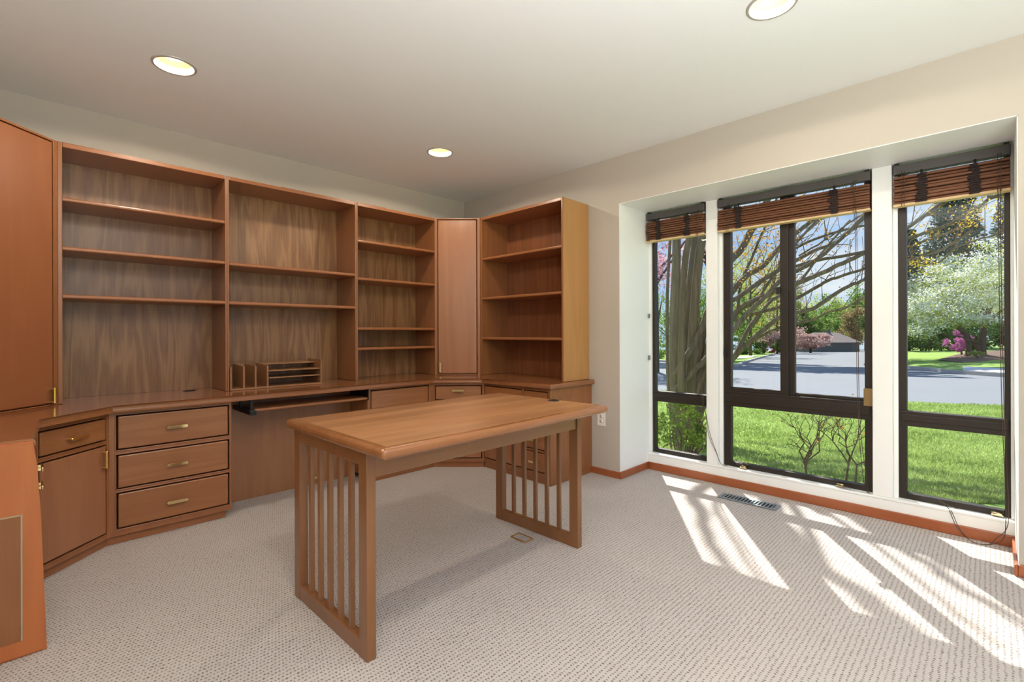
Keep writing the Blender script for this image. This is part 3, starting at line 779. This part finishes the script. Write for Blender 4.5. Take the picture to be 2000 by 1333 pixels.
# the big multi-stemmed tree ---------------------------------------------------------------------
TB = G(1338, 6.4)
tr_ = thing('multi_stem_tree', 'large multi-stemmed tree with bare spreading branches just outside the left window', 'tree', TB)
def PL(seq, d0, d1):
    k = len(seq); return [P(x, y, d0 + (d1 - d0) * (i / max(1, k - 1))) for i, (x, y) in enumerate(seq)]
DB = 6.4
trunks = [
    ([(1322, 880), (1306, 770), (1303, 640), (1304, 560), (1309, 470), (1318, 330)], 6.55, 6.75, .022, .02),
    ([(1330, 885), (1318, 770), (1317, 620), (1321, 520), (1322, 440), (1326, 250)], 6.45, 6.35, .068, .05),
    ([(1336, 888), (1330, 760), (1332, 610), (1338, 510), (1351, 440), (1380, 260)], 6.1, 5.9, .046, .036),
    ([(1342, 888), (1340, 740), (1344, 620), (1351, 520), (1363, 440), (1392, 300)], 6.6, 6.7, .05, .04),
    ([(1350, 886), (1349, 740), (1357, 600), (1366, 500), (1380, 430), (1412, 300)], 6.35, 6.2, .064, .048),
    ([(1352, 888), (1356, 770), (1366, 690), (1380, 620), (1420, 520), (1447, 488), (1470, 445), (1520, 350)], 6.75, 7.0, .066, .045),
    ([(1360, 888), (1372, 760), (1390, 650), (1420, 585), (1456, 541), (1490, 520), (1528, 478), (1600, 420)], 6.6, 7.2, .055, .03),
]
for s, a, b, r0, r1 in trunks: stem(tr_, PL(s, a, b), r0, r1, 'trunk', 'bark', 9)
branches = [
    ([(1316, 735), (1345, 690), (1367, 648), (1388, 600), (1432, 586), (1468, 562), (1499, 541), (1554, 510), (1590, 490), (1636, 471), (1690, 425)], 6.2, 6.4, .05, .018),
    ([(1314, 765), (1345, 735), (1372, 708), (1432, 644), (1468, 605), (1497, 577), (1528, 545), (1588, 512), (1624, 483), (1660, 450), (1720, 390)], 6.1, 6.0, .045, .02),
    ([(1345, 800), (1390, 690), (1432, 620), (1456, 596), (1492, 579), (1528, 562), (1554, 555), (1588, 541), (1636, 519), (1690, 493), (1780, 440), (1900, 350)], 6.4, 5.6, .05, .02),
    ([(1350, 830), (1400, 740), (1432, 701), (1449, 666), (1470, 630), (1509, 586), (1554, 560), (1600, 500), (1660, 430)], 6.7, 7.4, .05, .015),
    ([(1352, 835), (1405, 740), (1434, 699), (1456, 675), (1492, 644), (1528, 618), (1588, 603), (1624, 579), (1660, 558), (1690, 546), (1770, 510), (1830, 491), (1870, 470), (1900, 450)], 6.5, 5.4, .045, .010),
    ([(1452, 679), (1492, 653), (1528, 639), (1554, 632), (1583, 627), (1617, 610), (1650, 603), (1690, 580), (1760, 560)], 6.4, 5.8, .02, .008),
    ([(1466, 615), (1492, 608), (1528, 598), (1588, 565), (1612, 551), (1648, 538), (1690, 524), (1765, 486), (1800, 474), (1845, 457), (1890, 440)], 6.4, 5.5, .030, .011),
    ([(1480, 586), (1510, 540), (1560, 470), (1610, 415), (1680, 350)], 6.4, 6.3, .022, .012),
    ([(1530, 500), (1580, 472), (1640, 452), (1700, 440), (1764, 447), (1792, 429), (1815, 418), (1850, 392)], 6.6, 5.6, .022, .010),
    ([(1540, 525), (1600, 508), (1680, 494), (1760, 470), (1850, 440), (1884, 420), (1912, 403), (1930, 390), (1957, 378), (2010, 350)], 6.3, 4.9, .025, .016),
    ([(1700, 500), (1780, 512), (1830, 514), (1860, 490), (1890, 475), (1960, 455), (2010, 440)], 6.0, 5.1, .014, .008),
    ([(1438, 640), (1446, 560), (1470, 500), (1500, 430), (1520, 380)], 6.9, 7.1, .025, .015),
    ([(1470, 640), (1500, 590), (1520, 520), (1545, 450), (1560, 390)], 7.1, 7.4, .02, .012),
    ([(1560, 500), (1610, 470), (1690, 415), (1760, 370)], 6.5, 6.1, .014, .009),
    ([(1555, 470), (1585, 445), (1625, 410), (1660, 370)], 7.0, 7.2, .018, .009),
]
for s, a, b, r0, r1 in branches: stem(tr_, PL(s, a, b), r0 * .85, r1, 'branch', 'bark', 7, .003)
SD = Vector((.53, .374, .76))
def limb(fl, s0, s1, r0, r1):
    n = len(fl); pts = [Vector((P(x, y, 1).x, 0, 0)) for x, y in fl]; out = []
    for i, (x, y) in enumerate(fl):
        r_ = ray(x, y); q = CAM + r_ * (-CAM.z / r_.z)
        out.append(q + SD * (s0 + (s1 - s0) * i / (n - 1)))
    stem(tr_, [P(1345 + 8 * len(fl), 385, 6.4)] + out, r0, r1, 'branch', 'bark', 7, .01)
def fz(l): return [(1240 + a / 2.63, 860 + b / 2.63) for a, b in l]
limb(fz([(330, 250), (345, 380), (400, 540), (540, 720)]), 6.2, 8.2, .055, .035)
limb(fz([(440, 300), (500, 500), (640, 730)]), 6.6, 8.0, .028, .02)
limb(fz([(700, 340), (770, 450), (920, 640), (1080, 740), (1260, 860), (1450, 1000)]), 6.0, 8.6, .075, .04)
limb(fz([(980, 640), (1100, 760), (1260, 940)]), 6.8, 8.2, .035, .025)
limb(fz([(1280, 500), (1500, 640), (1720, 790), (2050, 980)]), 6.2, 8.6, .045, .03)
limb(fz([(1500, 560), (1660, 640), (1850, 740), (2100, 860)]), 6.0, 8.4, .09, .05)
limb(fz([(1000, 300), (1150, 420), (1300, 500)]), 6.0, 7.2, .04, .03)
limb(fz([(1420, 700), (1650, 900), (1900, 1080)]), 6.6, 8.4, .022, .016)
# thin twigs springing from the branches
tw = MB(); o_ = Vector(tr_.location); tips = []
for s, a, b, r0, r1 in branches + trunks[5:]:
    p = smooth(PL(s, a, b), 6)
    for k in range(14):
        q = p[random.randint(len(p) // 3, len(p) - 1)]
        d = Vector((random.uniform(-.4, .7), random.uniform(-.9, .3), random.uniform(.1, .9))); L = random.uniform(.25, .9)
        pts = [q, q + d * L * .5 + Vector(RNG.normal(size=3) * .04), q + d * L + Vector((0, 0, .1))]
        tw.tube([v - o_ for v in pts], [.006, .004, .0025], 4, False); tips += [pts[1], pts[2]]
t_ = tw.build('twig', 'bark', tr_, fixn=False); t_['kind'] = 'stuff'
tipa = np.array([list(v) for v in tips])
def scatter(n, px0, px1, py0, py1, d0, d1, k=26, spread=.22):
    cc = [P(random.uniform(px0, px1), random.uniform(py0, py1), random.uniform(d0, d1)) for _ in range(k)]
    return np.concatenate([np.array(c) + RNG.normal(size=(n // k, 3)) * spread for c in cc])
crown(tr_, np.concatenate([scatter(1500, 1430, 1540, 430, 560, 6.5, 8), tipa[RNG.integers(0, len(tipa), 700)] + RNG.normal(size=(700, 3)) * .05]), .017, 'lf_bronze')
crown(tr_, np.concatenate([scatter(260, 1890, 1962, 392, 440, 5, 5.6, 9, .07), scatter(200, 1765, 1830, 508, 530, 5.2, 5.8, 6, .06), scatter(180, 1790, 1960, 400, 480, 5, 6, 14, .05)]), .0125, 'lf_gold')

# twiggy shrubs just outside the middle window, leafy shrub outside the left one
def twig_shrub(label, px, d, h, lean, nst=3, seed=0, leaves=30):
    rnd = random.Random(seed); base = G(px, d); t = thing('twiggy_shrub', label, 'shrub', base)
    m = MB(); ends = []
    def grow(p, dirv, L, r, lv):
        q = p + dirv * L * .5 + Vector((rnd.gauss(0, .015), rnd.gauss(0, .015), 0)); e = p + dirv * L + Vector((rnd.gauss(0, .02), rnd.gauss(0, .02), 0))
        m.tube([p, q, e], [r, r * .85, r * .7], 5, False)
        if lv == 0: ends.append(e); return
        for k in range(rnd.choice((2, 2, 3))):
            nd = (dirv + Vector((rnd.uniform(-.8, .8), rnd.uniform(-.8, .8), rnd.uniform(-.15, .45)))).normalized()
            grow(e, nd, L * rnd.uniform(.55, .8), r * .62, lv - 1)
    for k in range(nst):
        grow(Vector((rnd.uniform(-.05, .05), rnd.uniform(-.05, .05), 0)), (Vector((rnd.uniform(-.35, .35), rnd.uniform(-.35, .35), 1)) + lean).normalized(), h * .36, .0105, 4)
    m.build('branches', 'barkdark', t, fixn=False)
    if ends:
        E_ = np.array([list(e + base) for e in ends]); crown(t, E_[RNG.integers(0, len(E_), leaves)] + RNG.normal(size=(leaves, 3)) * .012, .012, 'lf_bronze', name='buds')
    return t
rr = RT.copy(); rr.z = 0
twig_shrub('bare twiggy shrub outside the middle window, left of the two', 1578, 4.05, .80, rr * .05, 3, 3)
twig_shrub('bare crooked shrub at the right edge of middle window', 1664, 4.0, .80, rr * .32, 2, 8)
bs = G(1330, 4.6); ts = thing('leafy_shrub', 'leafy green shrub in front of the tree trunks, left window', 'shrub', bs)
m = MB()
for k in range(22):
    a = random.uniform(0, 6.28); r = random.uniform(.1, .38); e_ = Vector((r * math.cos(a), r * math.sin(a), random.uniform(.35, .72)))
    m.tube([(0, 0, 0), e_ * .5 + Vector((random.gauss(0, .04), random.gauss(0, .04), .05)), e_], [.008, .006, .003], 5, False)
m.build('branches', 'barkdark', ts, fixn=False)
crown(ts, clumps(bs + Vector((0, 0, .50)), (.40, .40, .26), 30, 1700, .26), .017, 'lf_shrub')

# trees and shrubs farther off ----------------------------------------------------------------------
def tree(name, label, cat, px, d, h, r, mat, n=3500, size=.16, trunk=.35, k=40, flat=0.0, base=None, cr=.3, group=None, tmat='barkdark', low=.25):
    b = base if base is not None else G(px, d); t = thing(name, label, cat, b, 0, group)
    m = MB(); m.tube([(0, 0, -.1), (0.02, .02, h * .35), (.05, 0, h * .7)], [trunk * .5, trunk * .4, trunk * .15], 8)
    for j in range(6):
        a = j * 1.05 + .3; z0 = h * (.22 + .06 * j)
        m.tube([(0, 0, z0), (r * .4 * math.cos(a), r * .4 * math.sin(a), z0 + h * .12), (r * .75 * math.cos(a), r * .75 * math.sin(a), z0 + h * .22)], [trunk * .25, trunk * .15, trunk * .05], 6)
    m.build('trunk', tmat, t, fixn=False)
    crown(t, clumps(b + Vector((0, 0, h * (.5 + low / 2))), (r, r, h * (.5 - low / 2)), k, n, cr), size, mat, flat)
    return t
def conifer(label, px, d, h, r, n=5000, size=.2, mat='lf_dark', group=None):
    b = G(px, d); t = thing('evergreen_tree', label, 'tree', b, 0, group)
    MB().tube([(0, 0, -.1), (0, 0, h * .9)], [.25, .05], 7).build('trunk', 'barkdark', t)
    z = RNG.random(n) ** .8; rr_ = r * (1 - z * .85) * (.35 + .65 * RNG.random(n)); an_ = RNG.uniform(0, 6.283, n)
    lay = np.sin(z * 60) * .15
    pts = np.stack([b.x + rr_ * np.cos(an_), b.y + rr_ * np.sin(an_), b.z + .3 + z * h - rr_ * .15 + lay], 1)
    crown(t, pts, size, mat, .35); return t
# dogwood
db = up(1905, 22, 29.0) + Vector((0, 0, .25)); td = thing('dogwood_tree', 'white flowering dogwood tree on the far lawn, right window', 'tree', db)
rv = RT.copy(); rv.z = 0; fv = FW
def DW(a, z, f=0): return db + rv * a + fv * f + Vector((0, 0, z))
for pts, r0, r1 in (([DW(.35, -.3), DW(.4, .9), DW(.6, 2.0), DW(1.0, 3.2)], .24, .1), ([DW(.3, .2), DW(-.5, 1.1), DW(-.9, 2.2, .5), DW(-1.2, 3.6, .8)], .14, .05), ([DW(-.9, -.3, -.4), DW(-.7, .6, -.3), DW(-.9, 1.6), DW(-1.6, 2.6)], .16, .06),
                    ([DW(.35, .6), DW(-1.4, 1.0, -.6), DW(-3.2, 1.3, -1)], .07, .03), ([DW(.5, 1.5), DW(1.7, 2.4, .4), DW(2.6, 3.0)], .1, .04), ([DW(-.8, 1.2), DW(-1.9, 2.1, -.4), DW(-3.0, 2.6)], .07, .03)):
    stem(td, pts, r0, r1, 'trunk' if r0 > .13 else 'branch', 'barkdark', 7, .02)
layers = []
for k in range(110):
    a = random.uniform(-4.6, 3.8); zmax = 6.6 - .018 * abs(a) ** 3 - (.55 * max(0, -a)); zmin = 2.1 + (.15 * abs(a + .5) if a > -.5 else -.1)
    if a < -3: zmin = 1.3
    z = random.uniform(zmin, max(zmin + .4, zmax)); layers.append((DW(a, z, random.uniform(-2, 2)), random.uniform(.55, .95)))
pw_ = np.concatenate([np.array(c_) + RNG.normal(size=(185, 3)) * np.array([r_ * .5, r_ * .5, .17]) for c_, r_ in layers])
pg_ = np.concatenate([np.array(c_) + RNG.normal(size=(180, 3)) * np.array([r_ * .55, r_ * .55, .2]) + np.array([0, 0, -.14]) for c_, r_ in layers])
crown(td, pw_, .06, 'lf_white', .3, 'blossoms'); crown(td, pg_, .058, 'lf_yel', .25)
# azalea, low shrub by the dogwood
a0 = up(1878, 22, 30.5) + Vector((0, 0, .2)); ta = thing('azalea_bush', 'magenta azalea bush behind the dogwood trunks', 'bush', a0)
crown(ta, clumps(a0 + Vector((0, 0, .75)), (.75, .6, .7), 14, 2000, .35), .055, 'lf_mag', name='blossoms'); MB().tube([(0, 0, -.2), (0, 0, .8)], [.05, .03], 6).build('stem', 'barkdark', ta)
a1 = up(1909, 22, 27.2) + Vector((0, 0, .15)); ta = thing('low_shrub', 'small yellow-green shrub between the dogwood trunks', 'bush', a1)
crown(ta, clumps(a1 + Vector((0, 0, .28)), (.34, .34, .26), 10, 900, .35), .04, 'lf_yel'); MB().tube([(0, 0, -.2), (0, 0, .3)], [.03, .02], 6).build('stem', 'barkdark', ta)
hb = up(1800, 24, 38); th = thing('hedge', 'dark hedge at the back of the far lawn, right window', 'hedge', hb)
crown(th, np.concatenate([clumps(up(p, 24, 38) + Vector((0, 0, 1.2)), (1.6, 1.2, 1.4), 10, 1800, .4) for p in range(1730, 2080, 32)]), .09, 'lf_hedge'); MB().tube([(0, 0, -.2), (0, 0, 1)], [.1, .05], 6).build('stem', 'barkdark', th)
conifer('dark evergreen behind the dogwood, centre of the right window', 1865, 46, 18, 5.0, 16000, .16, group='evergreens behind the dogwood')
conifer('dark evergreen behind the dogwood at right edge of photo', 1985, 57, 22, 5.5, 15000, .16, group='evergreens behind the dogwood')
conifer('shorter dark evergreen at the left edge of right window', 1775, 60, 15.5, 4.2, 11000, .16, group='evergreens behind the dogwood')
ob = G(1393, 52); to_ = thing('oak_tree', 'tall oak whose trunk stands behind the post left of the middle window', 'tree', ob)
stem(to_, [ob + Vector((0, 0, -.2)), ob + Vector((0, 0, 6)), ob + rv * 1 + Vector((0, 0, 12)), ob + rv * 3 + Vector((0, 0, 18))], .45, .15, 'trunk', 'barkdark', 9)
for a_, f_, z_ in ((-7, -4, 17.5), (-3, 5, 18), (1, 8, 19), (-10, -6, 19), (-4, 3, 18), (-1, 0, 20)):
    stem(to_, [ob + Vector((0, 0, 9)), ob + rv * a_ * .45 + fv * f_ * .4 + Vector((0, 0, 14.5)), ob + rv * a_ + fv * f_ + Vector((0, 0, z_))], .2, .05, 'branch', 'barkdark', 7)
crown(to_, clumps(ob - rv * 6 - fv * 5 + Vector((0, 0, 18.8)), (7, 17, 2.6), 100, 22000, .14), .27, 'lf_mid')
# house across the street
hx, hd = 1638, 106
hc_ = G(hx, hd); th = thing('house', 'low grey house with brown hipped roof at end of road', 'house', hc_, math.atan2(RT.y, RT.x))
MB().box(-5.0, 4.2, 0, 7, -.3, 2.2).build('wall', 'siding', th)
m = MB(); q = [m.bm.verts.new(v) for v in ((-5.6, -.7, 2.1), (4.7, -.7, 2.1), (4.7, 7.7, 2.1), (-5.6, 7.7, 2.1), (-3.5, 3.4, 4.3), (2.0, 3.4, 4.3))]
for i in ((0, 1, 5, 4), (1, 2, 5), (2, 3, 4, 5), (3, 0, 4), (3, 2, 1, 0)): m.bm.faces.new([q[j] for j in i])
m.build('roof', 'shingle', th)
MB().box(-3.8, 2.9, -.03, 0, .0, 1.75).build('garage_door', plain('grey_garage_door', '5c625f', .7), th)
MB().box(-.3, .3, 3.2, 3.8, 4.0, 5.0).build('chimney', 'siding', th)
tree('flowering_tree', 'dusty pink flowering tree in front of the distant grey house', 'tree', 1583, 92, 4.6, 4.3, 'lf_dusty', 7000, .17, .4, 30, low=.1)
tree('flowering_tree', 'pink flowering tree seen at far left of the left window', 'tree', 1282, 24, 9.5, 2.6, 'lf_pink', 9000, .065, .3, 50, low=.35)
tree('flowering_tree', 'small dusty pink tree behind the hedges, middle window', 'tree', 1492, 84, 4.5, 3.6, 'lf_dusty', 5000, .16, .3, 26, low=.2)
def bush(name, label, px, d, r, h, mat, n=1800, size=.09):
    b = G(px, d, .1); t = thing(name, label, 'bush', b); crown(t, clumps(b + Vector((0, 0, h * .5)), (r, r, h * .5), 12, n, .4), size, mat)
    MB().tube([(0, 0, -.2), (0, 0, h * .5)], [.06, .03], 6).build('stem', 'barkdark', t); return t
bush('clipped_bush', 'dark rounded bush on the far left lawn, middle window', 1489, 72, .95, 2.0, 'lf_hedge')
bush('azalea_bush', 'red azalea bush beside the dark rounded bush', 1507, 84, 1.0, 1.5, 'lf_red', 1500)
bush('clipped_bush', 'dark bush right of the red azalea by the window bar', 1522, 78, .8, 2.2, 'lf_hedge')
bush('low_shrub', 'pale green low shrubs left of dark rounded bush', 1466, 70, 1.5, 1.1, 'lf_mid')
bush('clipped_bush', 'dark green hedge bush behind the branches, left of middle window', 1440, 66, 1.6, 2.2, 'lf_hedge')
bush('low_shrub', 'green shrub beyond the road in the left window', 1290, 46, 1.6, 1.3, 'lf_mid')
# woods behind
tree('spring_tree', 'loose yellow-green tree rising behind the branches, left half of middle window', 'tree', 1466, 58, 14.5, 4.2, 'lf_yel', 6500, .085, .35, 46, low=.15)
tree('spring_tree', 'bronze-tinged tree behind the leafy branches beside the middle window bar', 'tree', 1518, 84, 17.0, 4.6, 'lf_rust', 6500, .12, .35, 46, low=.2)
wk = [(1232, 66, 14, 4, 'lf_yel'), (1302, 96, 12, 5, 'lf_mid'), (1352, 66, 12, 3.6, 'lf_mid'), (1408, 96, 15, 5, 'lf_yel'), (1450, 74, 11.5, 3.2, 'lf_mid'), (1492, 112, 16, 5.5, 'lf_yel'),
      (1530, 135, 18, 6, 'lf_mid'), (1572, 165, 18, 7.5, 'lf_yel'), (1612, 140, 15, 6.5, 'lf_mid'), (1654, 165, 18.5, 7.5, 'lf_yel'), (1690, 135, 18.5, 6, 'lf_mid'),
      (1722, 105, 13.5, 4.5, 'lf_hedge'), (1676, 117, 11, 4, 'lf_rust'), (1760, 135, 16, 6, 'lf_mid'), (1590, 124, 9.5, 5, 'lf_mid'), (1640, 190, 16, 8, 'lf_mid'), (1556, 122, 11, 4.5, 'lf_hedge'), (1466, 92, 9, 3.5, 'lf_hedge')]
nm = {'lf_yel': 'yellow-green', 'lf_mid': 'mid-green', 'lf_hedge': 'dark green', 'lf_rust': 'rusty brown'}
lb = ['beyond the trunks, outermost left', 'low behind the road in the left window', 'behind the trunks of the left window', 'behind the post between left and middle windows', 'behind the leftmost branches of the middle window',
      'above the red azalea', 'behind the middle window bar', 'left of the distant house, above the dusty pink tree', 'right of centre above the dusty pink tree', 'directly behind the distant house roof', 'at the right end of the distant skyline',
      'beside the right end of the distant house', 'just right of the distant roof', 'behind the post between middle and right windows', 'low above the dusty pink tree', 'low above the distant roof', 'low left of the distant house', 'low behind the rounded bush']
for (px, d, h, r, mt), l in zip(wk, lb):
    tree('woodland_tree', nm[mt] + ' tree ' + l, 'tree', px, d, h, r, mt, 5200, .0019 * d + .02, .5, 34, group='trees along the skyline', low=.1)

# ================================================================== LIGHT
w = bpy.data.worlds.new('sky'); SC.world = w; w.use_nodes = True; nt = w.node_tree; nt.nodes.clear()
def wn(t, **k):
    x = nt.nodes.new(t)
    for a, b in k.items(): setattr(x, a, b)
    return x
tc = wn('ShaderNodeTexCoord'); sep = wn('ShaderNodeSeparateXYZ'); nt.links.new(tc.outputs['Generated'], sep.inputs[0])
rmp = wn('ShaderNodeValToRGB'); nt.links.new(sep.outputs[2], rmp.inputs[0])
rmp.color_ramp.elements[0].position = 0; rmp.color_ramp.elements[0].color = (.46, .67, .95, 1)
rmp.color_ramp.elements[1].position = .6; rmp.color_ramp.elements[1].color = (.14, .36, .85, 1)
mp = wn('ShaderNodeMapping'); mp.inputs['Scale'].default_value = (2.2, 2.2, 6.5); nt.links.new(tc.outputs['Generated'], mp.inputs[0])
ns = wn('ShaderNodeTexNoise'); ns.inputs['Scale'].default_value = 1.6; ns.inputs['Detail'].default_value = 6; ns.inputs['Roughness'].default_value = .6; nt.links.new(mp.outputs[0], ns.inputs['Vector'])
cr = wn('ShaderNodeValToRGB'); cr.color_ramp.elements[0].position = .45; cr.color_ramp.elements[1].position = .75; nt.links.new(ns.outputs['Fac'], cr.inputs[0])
mx = wn('ShaderNodeMix', data_type='RGBA'); nt.links.new(cr.outputs[0], mx.inputs[0]); nt.links.new(rmp.outputs[0], mx.inputs[6]); mx.inputs[7].default_value = (.92, .95, 1, 1)
bg = wn('ShaderNodeBackground'); nt.links.new(mx.outputs[2], bg.inputs[0]); bg.inputs[1].default_value = .8
ow = wn('ShaderNodeOutputWorld'); nt.links.new(bg.outputs[0], ow.inputs[0])

def lamp(name, typ, loc, energy, color=(1, 1, 1), **k):
    d = bpy.data.lights.new(name, typ); d.energy = energy; d.color = color
    for a, b in k.items(): setattr(d, a, b)
    o = bpy.data.objects.new(name, d); COL.objects.link(o); o.location = loc; return o
sun = lamp('sun', 'SUN', (6, 4, 8), 7.6, (1, .96, .90), angle=R_(.53))
sun.rotation_euler = Vector((-.53, -.374, -.76)).to_track_quat('-Z', 'Y').to_euler()
for lx, ly in lights: lamp('can_lamp', 'SPOT', (lx, ly, H + .012), 21, (1, .90, .72), shadow_soft_size=.045, spot_size=R_(168), spot_blend=.1)
fl = lamp('added_bounce_fill', 'AREA', (-3.1, -4.75, 1.2), 150, (.93, .98, 1), shape='DISK', size=1.9)  # unseen upward fill added behind the camera to brighten the ceiling
fl.rotation_euler = (math.pi, 0, 0)

SC.view_settings.view_transform = 'Standard'; SC.view_settings.look = 'None'; SC.view_settings.gamma = 1; SC.view_settings.exposure = .38
SC.view_settings.use_curve_mapping = False
cy = SC.cycles
cy.max_bounces = 10; cy.diffuse_bounces = 5; cy.glossy_bounces = 4; cy.transparent_max_bounces = 24; cy.sample_clamp_indirect = 6; cy.caustics_reflective = False; cy.caustics_refractive = False
